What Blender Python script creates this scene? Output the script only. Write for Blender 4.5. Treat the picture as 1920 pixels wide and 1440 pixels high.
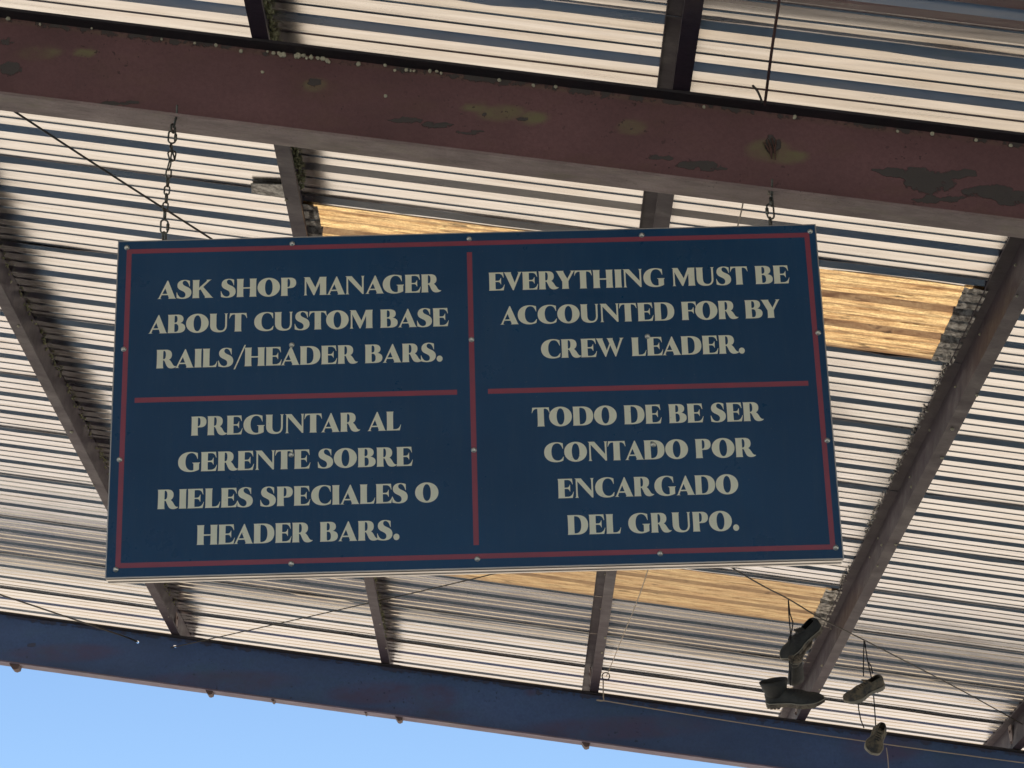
import bpy, bmesh, math, random
from mathutils import Vector, Matrix
from mathutils.geometry import tessellate_polygon
from mathutils import noise as mnoise
random.seed(7)
scene = bpy.context.scene
for o in list(bpy.data.objects): bpy.data.objects.remove(o)
C = scene.collection

# ---------------------------------------------------------------- camera, world, sun, exposure
EYE = 1.6
PITCH, ROLL, YAW, FPX = 0.374282, -0.030397, 0.012343, 4271.0
T = 0.168                                   # fall of the roof towards +X
fwd = Vector((math.sin(YAW)*math.cos(PITCH), math.cos(YAW)*math.cos(PITCH), math.sin(PITCH)))
r0 = Vector((math.cos(YAW), -math.sin(YAW), 0)); u0 = r0.cross(fwd)
cr, sr = math.cos(ROLL), math.sin(ROLL)
RT = cr*r0 + sr*u0; UP = -sr*r0 + cr*u0
cam_d = bpy.data.cameras.new('camera'); cam = bpy.data.objects.new('camera', cam_d); C.objects.link(cam)
M3 = Matrix((RT, UP, -fwd)).transposed()
cam.matrix_world = Matrix.Translation((0, 0, EYE)) @ M3.to_4x4()
cam_d.sensor_width = 36; cam_d.lens = 36*FPX/1920; cam_d.clip_start = 0.05; cam_d.clip_end = 5000
scene.camera = cam

SUN_EL, SUN_AZ = 59.0, -12.0                # azimuth from +Y, positive towards +X
w = bpy.data.worlds.new("World"); scene.world = w; w.use_nodes = True
nt = w.node_tree; bg = nt.nodes['Background']; bg.inputs['Strength'].default_value = 0.050
sky = nt.nodes.new('ShaderNodeTexSky'); sky.sky_type = 'NISHITA'; sky.sun_disc = False
sky.sun_elevation = math.radians(SUN_EL); sky.sun_rotation = math.radians(SUN_AZ)
sky.air_density = 1.0; sky.dust_density = 0.0; sky.ozone_density = 4.5; sky.altitude = 100
nt.links.new(sky.outputs[0], bg.inputs['Color'])
sd = bpy.data.lights.new('sun', 'SUN'); sd.energy = 4.0; sd.angle = math.radians(0.5); sd.color = (1, .94, .84)
so = bpy.data.objects.new('sun', sd); C.objects.link(so)
e, a = math.radians(SUN_EL), math.radians(SUN_AZ)
sdir = Vector((math.sin(a)*math.cos(e), math.cos(a)*math.cos(e), math.sin(e)))
so.rotation_euler = sdir.to_track_quat('Z', 'Y').to_euler(); so.location = (0, 30, 30)
vs = scene.view_settings; vs.view_transform = 'Standard'; vs.look = 'None'; vs.exposure = 1.36; vs.gamma = 1
scene.cycles.use_denoising = True
scene.cycles.max_bounces = 8; scene.cycles.diffuse_bounces = 4; scene.cycles.glossy_bounces = 5

# ---------------------------------------------------------------- helpers
def ray(x, y):
    return RT*((x-960)/FPX) - UP*((y-720)/FPX) + fwd
def at(x, y, Y):                            # point seen at photo pixel x, y at depth Y
    d = ray(x, y); return Vector((0, 0, EYE)) + d*(Y/d.y)
def slope_z(h, X): return EYE + h - T*X     # surfaces that fall with the roof
def on_roof(x, y, h):
    d = ray(x, y); s = h/(d.z + T*d.x); return Vector((0, 0, EYE)) + d*s

def tag(o, label=None, cat=None, group=None, kind=None):
    if label: o['label'] = label
    if cat: o['category'] = cat
    if group: o['group'] = group
    if kind: o['kind'] = kind
    return o
def empty(name, loc, label=None, cat=None, group=None):
    o = bpy.data.objects.new(name, None); C.objects.link(o); o.location = loc; o.empty_display_size = .05
    return tag(o, label, cat, group)
def link(name, me, mat=None, parent=None, smooth=False):
    """vertices in world coordinates; a parent given as an unrotated empty"""
    o = bpy.data.objects.new(name, me); C.objects.link(o)
    if mat: me.materials.append(mat)
    if smooth:
        for p in me.polygons: p.use_smooth = True
    if parent:
        o.parent = parent; bpy.context.view_layer.update()
        o.matrix_parent_inverse = parent.matrix_world.inverted()
    return o
def mesh(name, V, Fc, mat=None, parent=None, smooth=False):
    me = bpy.data.meshes.new(name); me.from_pydata([tuple(v) for v in V], [], Fc); me.update()
    return link(name, me, mat, parent, smooth)
def from_bm(name, bm, mat=None, parent=None, smooth=False):
    me = bpy.data.meshes.new(name); bm.to_mesh(me); bm.free()
    return link(name, me, mat, parent, smooth)
def bm_box(bm, c, ax, ay, az):              # c centre, half-vectors
    vs_ = []
    for sx in (-1, 1):
        for sy in (-1, 1):
            for sz in (-1, 1): vs_.append(bm.verts.new(c + ax*sx + ay*sy + az*sz))
    for f in ((0,1,3,2),(4,6,7,5),(0,4,5,1),(2,3,7,6),(0,2,6,4),(1,5,7,3)): bm.faces.new([vs_[i] for i in f])
def bm_tube(bm, pts, r, n=8, closed=False):
    pts = [Vector(p) for p in pts]; rings = []; N = len(pts); ref = None
    for i, p in enumerate(pts):
        if closed: t = pts[(i+1) % N] - pts[i-1]
        else: t = pts[min(i+1, N-1)] - pts[max(i-1, 0)]
        t.normalize()
        if ref is None: ref = t.orthogonal().normalized()
        ref = (ref - t*ref.dot(t)).normalized(); b = t.cross(ref)
        rr = r[i] if isinstance(r, (list, tuple)) else r
        rings.append([bm.verts.new(p + (ref*math.cos(k*2*math.pi/n) + b*math.sin(k*2*math.pi/n))*rr) for k in range(n)])
    for i in range(N if closed else N-1):
        A, B = rings[i], rings[(i+1) % N]
        off = 0
        if closed and i == N-1:
            off = min(range(n), key=lambda q: (A[0].co - B[q].co).length)
        for k in range(n): bm.faces.new((A[k], A[(k+1) % n], B[(k+1+off) % n], B[(k+off) % n]))
    if not closed:
        bm.faces.new(rings[0][::-1]); bm.faces.new(rings[-1])
def bm_blob(bm, c, r, sub=1, jit=.25, sc=(1, 1, 1)):
    g = bmesh.ops.create_icosphere(bm, subdivisions=sub, radius=r)
    for v in g['verts']:
        v.co = Vector((v.co.x*sc[0], v.co.y*sc[1], v.co.z*sc[2]))*(1 + random.uniform(-jit, jit)) + Vector(c)

# ---------------------------------------------------------------- materials
def mat(name, base, rough=.6, metal=0., spec=.5):
    m = bpy.data.materials.new(name); m.use_nodes = True
    b = m.node_tree.nodes['Principled BSDF']
    b.inputs['Base Color'].default_value = (*base, 1); b.inputs['Roughness'].default_value = rough
    b.inputs['Metallic'].default_value = metal; b.inputs['Specular IOR Level'].default_value = spec
    return m
class NT:
    def __init__(s, m): s.t = m.node_tree; s.b = s.t.nodes['Principled BSDF']; s.co = s.t.nodes.new('ShaderNodeTexCoord').outputs['Object']
    def n(s, ty, **kw):
        x = s.t.nodes.new(ty)
        for k, v in kw.items():
            if k in x.inputs: x.inputs[k].default_value = v
            else: setattr(x, k, v)
        return x
    def l(s, a, b): s.t.links.new(a, b)
    def noise(s, scale, detail=4, rough=.6, stretch=(1, 1, 1), dist=0.):
        mp = s.n('ShaderNodeMapping'); mp.inputs['Scale'].default_value = stretch; s.l(s.co, mp.inputs[0])
        x = s.n('ShaderNodeTexNoise'); x.inputs['Scale'].default_value = scale; x.inputs['Detail'].default_value = detail
        x.inputs['Roughness'].default_value = rough; x.inputs['Distortion'].default_value = dist; s.l(mp.outputs[0], x.inputs['Vector'])
        return x.outputs['Fac']
    def ramp(s, f, lo, hi, a=0., b=1.):
        x = s.n('ShaderNodeMapRange'); x.inputs['From Min'].default_value = lo; x.inputs['From Max'].default_value = hi
        x.inputs['To Min'].default_value = a; x.inputs['To Max'].default_value = b; s.l(f, x.inputs['Value']); return x.outputs[0]
    def mix(s, f, a, b):
        x = s.n('ShaderNodeMix'); x.data_type = 'RGBA'
        if hasattr(f, 'links'): s.l(f, x.inputs[0])
        else: x.inputs[0].default_value = f
        for v, i in ((a, 6), (b, 7)):
            if hasattr(v, 'links'): s.l(v, x.inputs[i])
            else: x.inputs[i].default_value = (*v, 1)
        return x.outputs[2]
    def math(s, op, a, b=None):
        x = s.n('ShaderNodeMath'); x.operation = op
        for v, i in ((a, 0), (b, 1)):
            if v is None: continue
            if hasattr(v, 'links'): s.l(v, x.inputs[i])
            else: x.inputs[i].default_value = v
        return x.outputs[0]
    def bump(s, f, strength, dist=.01):
        x = s.n('ShaderNodeBump'); x.inputs['Strength'].default_value = strength; x.inputs['Distance'].default_value = dist
        s.l(f, x.inputs['Height']); s.l(x.outputs[0], s.b.inputs['Normal'])
    def attr(s, nm):
        x = s.n('ShaderNodeAttribute'); x.attribute_name = nm; return x

# galvanised roof sheet
m_roof = mat('galvanised_sheet', (.72, .72, .71), .24, 1.)
q = NT(m_roof)
n1 = q.noise(6, 4, .6, (.35, 6, 1)); n2 = q.noise(55, 3, .7); n3 = q.noise(2.2, 3, .6, (1, 2.5, 1)); n4 = q.noise(24, 5, .75)
col = q.mix(q.ramp(n1, .35, .7), (.80, .79, .79), (.68, .66, .645))
col = q.mix(q.ramp(n3, .52, .72, 0, .45), col, (.62, .55, .50))
col = q.mix(q.ramp(n4, .66, .74, 0, .55), col, (.28, .24, .21))
col = q.mix(q.ramp(n2, .70, .78, 0, .6), col, (.14, .11, .09))
q.l(col, q.b.inputs['Base Color'])
q.l(q.ramp(n1, .3, .7, .19, .29), q.b.inputs['Roughness'])
q.bump(q.noise(2.4, 2, .4, (.07, 3.0, 1)), .25, .02)
m_roof2 = m_roof

# translucent fibreglass skylight
def fibreglass(name, dull_mix):
 m_sky = bpy.data.materials.new(name); m_sky.use_nodes = True
 q = NT(m_sky); t_ = q.t; out = t_.nodes['Material Output']
 tr = q.n('ShaderNodeBsdfTranslucent'); df = q.n('ShaderNodeBsdfDiffuse'); gl = q.n('ShaderNodeBsdfGlossy'); gl.inputs['Roughness'].default_value = .3
 n1 = q.noise(3.4, 7, .75, (1, 7.5, 1), .2); n2 = q.noise(95, 3, .9, (1, 1.3, 1)); n3 = q.noise(5, 5, .7, (1, 4, 1)); n5 = q.noise(11, 5, .75, (.5, 5, 1))
 c = q.mix(q.ramp(n1, .35, .62), (.70, .51, .32), (1.0, .86, .58))
 c = q.mix(q.ramp(n2, .38, .62), q.mix(.4, c, (.24, .14, .07)), c)
 c = q.mix(q.ramp(n5, .5, .66, 0, .75), c, (.22, .13, .07))
 c = q.mix(q.ramp(n3, .60, .68, 0, .85), c, (.13, .11, .08))
 at_ = q.attr('ribmask'); c = q.mix(q.math('MULTIPLY', at_.outputs['Fac'], .62), c, (.26, .19, .16)); c = q.mix(dull_mix, c, (.40, .33, .25))
 q.l(c, tr.inputs[0]); df.inputs[0].default_value = (.4, .28, .16, 1)
 mx = q.n('ShaderNodeMixShader'); mx.inputs[0].default_value = .2; q.l(tr.outputs[0], mx.inputs[1]); q.l(df.outputs[0], mx.inputs[2])
 mx2 = q.n('ShaderNodeMixShader'); mx2.inputs[0].default_value = .06; q.l(mx.outputs[0], mx2.inputs[1]); q.l(gl.outputs[0], mx2.inputs[2])
 q.l(mx2.outputs[0], out.inputs['Surface'])
 return m_sky
m_sky = fibreglass('amber_fibreglass', 0.)
m_sky2 = fibreglass('duller_fibreglass', .45)  # second panel mixed duller and browner

def paint(name, base, chip, moss, rough=.55, chip_lo=.69, scale=1., streak=None):
    m = mat(name, base, rough); q = NT(m)
    n1 = q.noise(1.7*scale, 4, .6, (1, 1, 1.5)); n2 = q.noise(28*scale, 5, .65); n3 = q.noise(7*scale, 5, .7, (.6, 1, 1)); n4 = q.noise(90*scale, 3, .6)
    c = q.mix(q.ramp(n1, .3, .7), tuple(v*.8 for v in base), tuple(v*1.22 for v in base))
    c = q.mix(q.ramp(n4, .35, .65, 0, .35), c, tuple(v*.6 for v in base))
    if streak: c = q.mix(q.ramp(q.noise(14, 5, .7, (.25, 1, 1)), .42, .62, 0, .8), c, streak)
    a1 = q.attr('masks'); sp = q.n('ShaderNodeSeparateColor'); q.l(a1.outputs['Color'], sp.inputs[0])
    mo = q.math('MULTIPLY', sp.outputs[0], q.ramp(n3, .3, .6)); c = q.mix(mo, c, moss)
    dots = q.math('MULTIPLY', q.ramp(q.noise(52*scale, 3, .55), .655, .685), q.ramp(q.noise(2.6*scale, 3, .6), .48, .58))
    c = q.mix(q.math('MULTIPLY', dots, .8), c, tuple(v*.3 for v in base))
    c = q.mix(q.ramp(q.noise(5*scale, 6, .75, (.5, 1, 1)), .52, .70, 0, .4), c, (base[0]*.9, base[1]*1.05, base[2]*.7))
    ch = q.ramp(q.math('ADD', q.math('MULTIPLY', sp.outputs[1], .30), q.math('ADD', q.math('MULTIPLY', n2, .6), q.math('MULTIPLY', n3, .4))), chip_lo, chip_lo+.03)
    ch0 = q.ramp(q.math('ADD', q.math('MULTIPLY', sp.outputs[1], .30), q.math('ADD', q.math('MULTIPLY', n2, .6), q.math('MULTIPLY', n3, .4))), chip_lo-.035, chip_lo)
    c = q.mix(q.math('MULTIPLY', ch0, .6), c, tuple(v*.45 for v in base))
    c = q.mix(ch, c, chip)
    q.l(c, q.b.inputs['Base Color'])
    q.l(q.ramp(n3, .3, .7, rough-.1, rough+.15), q.b.inputs['Roughness'])
    q.bump(q.math('SUBTRACT', q.math('MULTIPLY', n2, .6), ch), .6, .005)
    return m
m_beam = paint('maroon_beam_paint', (.165, .082, .088), (.075, .066, .064), (.19, .17, .09))
m_beam_far = paint('glare_blue_beam_paint', (.060, .12, .29), (.06, .07, .13), (.085, .085, .19), .5, .66, .6)  # blue of the lens glare is put into the base colour
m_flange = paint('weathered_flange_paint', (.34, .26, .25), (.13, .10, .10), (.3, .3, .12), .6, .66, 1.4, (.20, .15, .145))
m_flange_far = paint('glare_mauve_flange_paint', (.19, .16, .24), (.1, .08, .1), (.2, .2, .2), .6, .66, 1., (.13, .10, .15))  # mauve cast carries the lens glare over the far flange
m_purlin = paint('purlin_primer', (.044, .030, .047), (.05, .04, .04), (.2, .22, .08), .55, .68)

m_dark = paint('shade_dark_paint', (.028, .024, .030), (.02, .016, .016), (.12, .12, .06), .6, .66)  # shade on the top flanges is put into this dark colour
m_moss = mat('dry_lichen', (.22, .24, .11), .95, spec=.1)
q = NT(m_moss); q.l(q.mix(q.ramp(q.noise(40, 4, .7), .35, .65), (.15, .16, .08), (.40, .40, .26)), q.b.inputs['Base Color'])
m_foam = mat('torn_foil_insulation', (.42, .42, .40), .5, .3)
q = NT(m_foam); q.l(q.mix(q.ramp(q.noise(30, 5, .7), .4, .6), (.16, .15, .14), (.62, .60, .56)), q.b.inputs['Base Color'])
q.bump(q.noise(25, 4, .7), .8, .01)
m_cocoon = mat('pale_cocoon', (.5, .48, .36), .8)
m_chain = mat('galvanised_chain', (.30, .32, .30), .42, .85)
q = NT(m_chain); q.l(q.mix(q.ramp(q.noise(60, 4, .7), .42, .62), (.17, .185, .17), (.07, .05, .035)), q.b.inputs['Base Color'])
m_screw = mat('zinc_screw', (.72, .71, .64), .32, .8)
m_wire = mat('dark_wire', (.05, .045, .04), .6)
m_cord = mat('pale_cord', (.42, .36, .30), .8)
m_alu = mat('brushed_aluminium', (.80, .80, .79), .28, 1.)
q = NT(m_alu); q.l(q.mix(q.ramp(q.noise(4, 5, .7, (.5, 1, 1)), .4, .65), (.66, .66, .66), (.42, .40, .39)), q.b.inputs['Base Color']); q.bump(q.noise(2.5, 3, .5, (.3, 1, 1)), .25, .01)

m_navy = mat('navy_sign_face', (.005, .055, .135), .30, spec=.32)
q = NT(m_navy)
c = q.mix(q.ramp(q.noise(1.6, 4, .6), .35, .7), (.004, .048, .125), (.008, .062, .155))
c = q.mix(q.ramp(q.noise(9, 5, .7, (3.5, 1, .35)), .48, .75, 0, .30), c, (.03, .08, .145))
c = q.mix(q.ramp(q.noise(130, 2, .6), .70, .76, 0, .5), c, (.10, .12, .14))
q.l(c, q.b.inputs['Base Color'])
q.l(q.ramp(q.noise(5, 5, .7), .3, .7, .26, .34), q.b.inputs['Roughness'])
m_red = mat('dull_red_vinyl', (.24, .045, .065), .4, spec=.7)
q = NT(m_red); q.l(q.mix(q.ramp(q.noise(12, 4, .7), .35, .7), (.29, .036, .07), (.23, .036, .07)), q.b.inputs['Base Color'])
m_cream = mat('cream_vinyl', (.8, .78, .58), .4, spec=.6)
q = NT(m_cream)
c = q.mix(q.ramp(q.noise(9, 5, .7), .35, .7), (.86, .86, .68), (.79, .79, .63))
c = q.mix(q.ramp(q.noise(70, 3, .7), .68, .76, 0, .6), c, (.30, .28, .22)); q.l(c, q.b.inputs['Base Color'])

# ---------------------------------------------------------------- the setting: ground, and unseen bands added for the roof's reflections
m_ground = mat('pale_gravel', (.46, .37, .27), .95, spec=.2)
q = NT(m_ground); c = q.mix(q.ramp(q.noise(.35, 6, .65), .3, .7), (.425, .375, .315), (.35, .31, .262)); c = q.mix(q.ramp(q.noise(9, 5, .7), .4, .7, 0, .4), c, (.30, .25, .19)); q.l(c, q.b.inputs['Base Color'])
g = mesh('ground', [(-600, -600, 0), (600, -600, 0), (600, 600, 0), (-600, 600, 0)], [(0, 1, 2, 3)], m_ground); tag(g, kind='structure')
m_near_band = mat('near_band_grey', (.25, .28, .29), .9, spec=.3)
q = NT(m_near_band); q.l(q.mix(q.ramp(q.noise(2, 6, .7), .35, .7), (.24, .275, .27), (.30, .33, .325)), q.b.inputs['Base Color'])
g = mesh('unseen_near_band', [(-60, -5.5, .004), (60, -5.5, .004), (60, 13.8, .004), (-60, 13.8, .004)], [(0, 1, 2, 3)], m_near_band); tag(g, kind='structure')  # unseen strip added; its grey sets rib reflections and bounce light
g = mesh('unseen_dark_band', [(-60, 13.8, .004), (60, 13.8, .004), (60, 17.7, .004), (-60, 17.7, .004)], [(0, 1, 2, 3)], mat('unseen_brown_band', (.29, .24, .18), .95, spec=.2)); tag(g, kind='structure')  # unseen darker strip added to dim reflections in the nearest roof pans
m_far_band = mat('far_band_grey', (.2, .19, .2), .9, spec=.3)
q = NT(m_far_band); q.l(q.mix(q.ramp(q.noise(.8, 6, .7), .35, .7), (.35, .32, .32), (.40, .365, .345)), q.b.inputs['Base Color'])
g = mesh('unseen_far_band', [(-300, 31.0, .004), (300, 31.0, .004), (300, 35.5, .004), (-300, 35.5, .004)], [(0, 1, 2, 3)], m_far_band); tag(g, kind='structure')  # unseen grey strip added to dim reflections in the far roof pans

# ---------------------------------------------------------------- roof
H0 = 4.26                                   # roof pan height over the eye at X = 0
PIT, PH = .306, .0143
Y_BACK, Y_END = -1.2, 17.34
XL, XR = -13.0, 10.5
nrm = Vector((T, 0, 1)).normalized()
def prof(y0, y1, lap_hi):
    """(y, z) profile of one sheet that spans three ribs, from lap rib y0 to lap rib y1"""
    pts = []
    def rib(yc, hh=.032, base=.036, top=.015): return [(yc-base, 0), (yc-top, hh), (yc+top, hh), (yc+base, 0)]
    def minor(yc): return [(yc-.016, 0), (yc-.007, .0046), (yc+.007, .0046), (yc+.0125, 0)]
    pts += [(y0-.015, .032), (y0+.015, .032), (y0+.036, 0)] if not lap_hi else [(y0-.040, -.006), (y0-.017, .028), (y0+.015, .028), (y0+.036, 0)]
    for k in range(3):
        yc = y0 + k*PIT
        pts += minor(yc + .105) + minor(yc + .201)
        if k < 2: pts += rib(yc + PIT)
    pts += [(y1-.036, 0), (y1-.015, .032), (y1+.015, .032), (y1+.037, .002)]
    return pts
def sheet_mesh(name, P, x0, x1, parent, material, wob=0., seed=0, dx=.2, off=0., mask=False):
    nx = max(2, int((x1-x0)/dx)); V = []; Fc = []; n = len(P)
    for i in range(nx+1):
        X = x0 + (x1-x0)*i/nx
        for j, (y, z) in enumerate(P):
            ww = 0.
            if wob and (j < 3 or j > n-3): ww = wob*(mnoise.noise(Vector((X*1.6, seed*7.3 + (j > 5)*3, 0))) + .6*mnoise.noise(Vector((X*5.1, seed*3.3, 4))))
            ww2 = .0016*mnoise.noise(Vector((X*.9, y*3, seed)))
            yy = y + ww*.3
            V.append((X + nrm.x*(z+off), yy, slope_z(H0, X) + nrm.z*(z+off+ww2) - abs(ww)))
    for i in range(nx):
        for j in range(n-1):
            a_ = i*n + j; Fc.append((a_, a_+1, a_+n+1, a_+n))
    o = mesh(name, V, Fc, material, parent)
    if mask:
        at2 = o.data.attributes.new('ribmask', 'FLOAT', 'POINT')
        for i in range(nx+1):
            for j, (y, z) in enumerate(P): at2.data[i*n+j].value = 1. if abs((y-PH+PIT/2) % PIT - PIT/2) < .0365 else (.6 if 0 < z < .02 else 0.)
    md = o.modifiers.new('thickness', 'SOLIDIFY'); md.thickness = .0012; md.offset = 1
    return o
roof = empty('metal_roof', (0, 9, slope_z(H0, 0)), 'ribbed galvanised metal roof seen from below, resting on the purlins', 'roof')
kA, kB = 4, 54
lap0 = 32
k = -4
si = 0
SX0, SX1 = -.73, 2.10
while PH + PIT*k < Y_END - .06:
    y0 = PH + PIT*k; y1 = y0 + 3*PIT
    P = [p for p in prof(y0, y1, True) if p[0] < Y_END]
    if P[-1][0] < y1: P.append((Y_END, 0))
    if k in (29, 44):
        sheet_mesh('roof_sheet', P, XL, SX0, roof, m_roof, .006, si)
        sheet_mesh('roof_sheet', P, SX1, XR, roof, m_roof, .006, si)
        # fibreglass sheet with its ribs in line; ends lap under the metal
        Q = [p for p in P if y0+.06 < p[0] < y1-.02]
        Q = [(y0+.05, .0)] + Q; Q = sorted(Q + [(PH+PIT*(k+m_)+sg*.038, 0.) for m_ in (1, 2) for sg in (-1, 1)])
        o = sheet_mesh('skylight_panel', Q, SX0-.08, SX1+.10, roof, m_sky if k == 29 else m_sky2, 0, si, .05, -.004, True)
        sheet_mesh('roof_sheet', [(y0-.040, -.006), (y0-.017, .028), (y0+.015, .028), (y0+.036, 0), (y0+.055, 0)], SX0, SX1, roof, m_roof, .007, si)
        sheet_mesh('roof_sheet', [(y1-.036, -.001), (y1-.015, .032), (y1+.015, .032), (y1+.037, .002)], SX0, SX1, roof, m_roof, 0, si)
        for xx, ww in ((SX0-.09, .11), (SX1-.035, .10)):
            s_ = sheet_mesh('sealant_strip', [(p[0], p[1]) for p in Q], xx, xx+ww, roof, m_foam, 0, si, .02, -.012)
            for v in s_.data.vertices: v.co += Vector((0, 0, random.uniform(-.004, .004)))
    else:
        sheet_mesh('roof_sheet', P, XL, XR, roof, m_roof, .008 if si % 2 else .014, si)
    k += 3; si += 1

# ---------------------------------------------------------------- purlins (Z section)
DP = .205; BF = .063; TH = .0045
def masks_attr(me, fn):
    at2 = me.color_attributes.new('masks', 'FLOAT_COLOR', 'POINT')
    for i, v in enumerate(me.vertices): r_, g_ = fn(v.co); at2.data[i].color = (r_, g_, 0, 1)
def purlin(xw, label):
    hb = H0 - DP
    zb = slope_z(hb, xw)
    t = empty('purlin', (xw, 9, zb), label, 'purlin', 'steel purlins running under the roof')
    dirx = Vector((1, 0, -T)).normalized()
    base = Vector((xw, 0, zb))
    top = base + nrm*(DP-.006)
    y0, y1 = 3.45, 17.1
    # profile points (2D in X,Z) closed outline of a Z
    o_ = [base, base + dirx*BF, base + dirx*BF + nrm*.014, base + dirx*(BF-TH) + nrm*.014, base + dirx*(BF-TH) + nrm*TH, base + dirx*TH + nrm*TH,
          top + dirx*TH, top + dirx*(TH-BF), top + dirx*(TH-BF) - nrm*.014, top + dirx*(2*TH-BF) - nrm*.014, top + dirx*(2*TH-BF) - nrm*TH, top - nrm*TH]
    o_[0] = base
    ys = [y0 + (y1-y0)*i/90 for i in range(91)]
    V = []; Fc = []; n = len(o_)
    for i, y in enumerate(ys):
        jx = .0018*mnoise.noise(Vector((y*1.3, xw*5, 0)))
        for p in o_: V.append((p.x + jx, y, p.z))
    for i in range(90):
        for j in range(n): Fc.append((i*n+j, i*n+(j+1) % n, (i+1)*n+(j+1) % n, (i+1)*n+j))
    Fc.append(tuple(range(n))[::-1]); Fc.append(tuple(range(90*n, 91*n)))
    s = mesh('z_section', V, Fc, m_purlin, t)
    masks_attr(s.data, lambda c_: (0, 0))
    return t, base, top, dirx
PX = {'A': (-2.34, 'dull brown steel purlin left of the hanging sign, its right edge fringed with lichen'),
      'B': (-.812, 'brown steel purlin passing behind the left half of the sign, lichen clump on its edge'),
      'C': (.694, 'dark steel purlin behind the right half of the sign, the pale string beside it'),
      'D': (2.172, 'wide rust brown steel purlin right of the sign, behind the hanging shoes'),
      'E': (3.70, 'purlin end showing at the lower right corner of the photo, above the far beam')}
PD = {}
for k_, (xw, lb) in PX.items(): PD[k_] = purlin(xw, lb)
bmc = bmesh.new(); bm_blob(bmc, (0, 0, 0), 1., 2, .12); cocoon_me = bpy.data.meshes.new('cocoon'); bmc.to_mesh(cocoon_me); bmc.free(); cocoon_me.materials.append(m_cocoon)
def cocoon(parent, p, r_):
    o = bpy.data.objects.new('cocoon', cocoon_me); C.objects.link(o); o.parent = parent; o.location = Vector(p) - parent.location
    o.scale = (r_*random.uniform(.8, 1.3), r_, r_*random.uniform(.8, 1.1)); o.rotation_euler = (random.random()*6, random.random()*6, random.random()*6)
for k_ in 'ABCDE':
    t, base, top, dx_ = PD[k_]
    sd_ = 1 if k_ in 'AB' else -1
    bm = bmesh.new(); c_ = Vector((base.x + (.012 if sd_ > 0 else -.006) + .017, 16.17, base.z + .09))
    bm_box(bm, c_, Vector((.004, 0, 0)), Vector((0, .045, 0)), Vector((0, 0, .085)))
    for dz in (-.04, .04): bm_box(bm, c_ + Vector((sd_*.008, 0, dz)), Vector((.006, 0, 0)), Vector((0, .010, 0)), Vector((0, 0, .010)))
    from_bm('clip_plate', bm, m_flange, t)
def scatter(parent, name, m, pts, rs, jit=.35, sub=1):
    bm = bmesh.new()
    for p, r_ in zip(pts, rs): bm_blob(bm, p, r_, sub, jit, (1, 1.5, .8))
    return tag(from_bm(name, bm, m, parent), kind='stuff')
# lichen and cocoons along purlin edges
for k_, y0, y1, n, r_, nm, mm in (('A', 8.6, 16.0, 420, .007, 'lichen', m_moss), ('B', 7.0, 8.75, 420, .0075, 'lichen', m_moss), ('B', 12.5, 16.1, 160, .007, 'lichen', m_moss), ('D', 9.6, 12.5, 260, .006, 'torn_insulation', m_foam), ('D', 13.0, 14.5, 50, .008, 'torn_insulation', m_foam)):
    t, base, top, dx_ = PD[k_]; pts = []; rs = []
    for i in range(n):
        y = random.uniform(y0, y1)
        dens = mnoise.noise(Vector((y*2.2, 3, 1)))
        if dens < -.25: continue
        if k_ == 'D': p = top - dx_*(BF + random.uniform(-.012, .014)) - nrm*random.uniform(0, .016)
        else: p = top + dx_*random.uniform(.002, .030 if k_ == 'B' and y < 9 else .014) - nrm*random.uniform(0, .03)
        pts.append((p.x, y, p.z)); rs.append(r_*random.uniform(.4, 1.2))
    scatter(t, nm, mm, pts, rs)
for k_, n in (('A', 16), ('B', 18), ('C', 12), ('D', 26), ('E', 6)):
    t, base, top, dx_ = PD[k_]; pts = []; rs = []
    for i in range(n):
        y = random.uniform(7.5, 16)
        c_ = random.random()
        if c_ < .5: p = base + dx_*random.uniform(0, BF) - nrm*.003
        else: p = base + nrm*random.uniform(.02, .18) + dx_*(TH if k_ in 'AB' else -.003)
        cocoon(t, (p.x, y, p.z), random.uniform(.004, .009))

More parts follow.
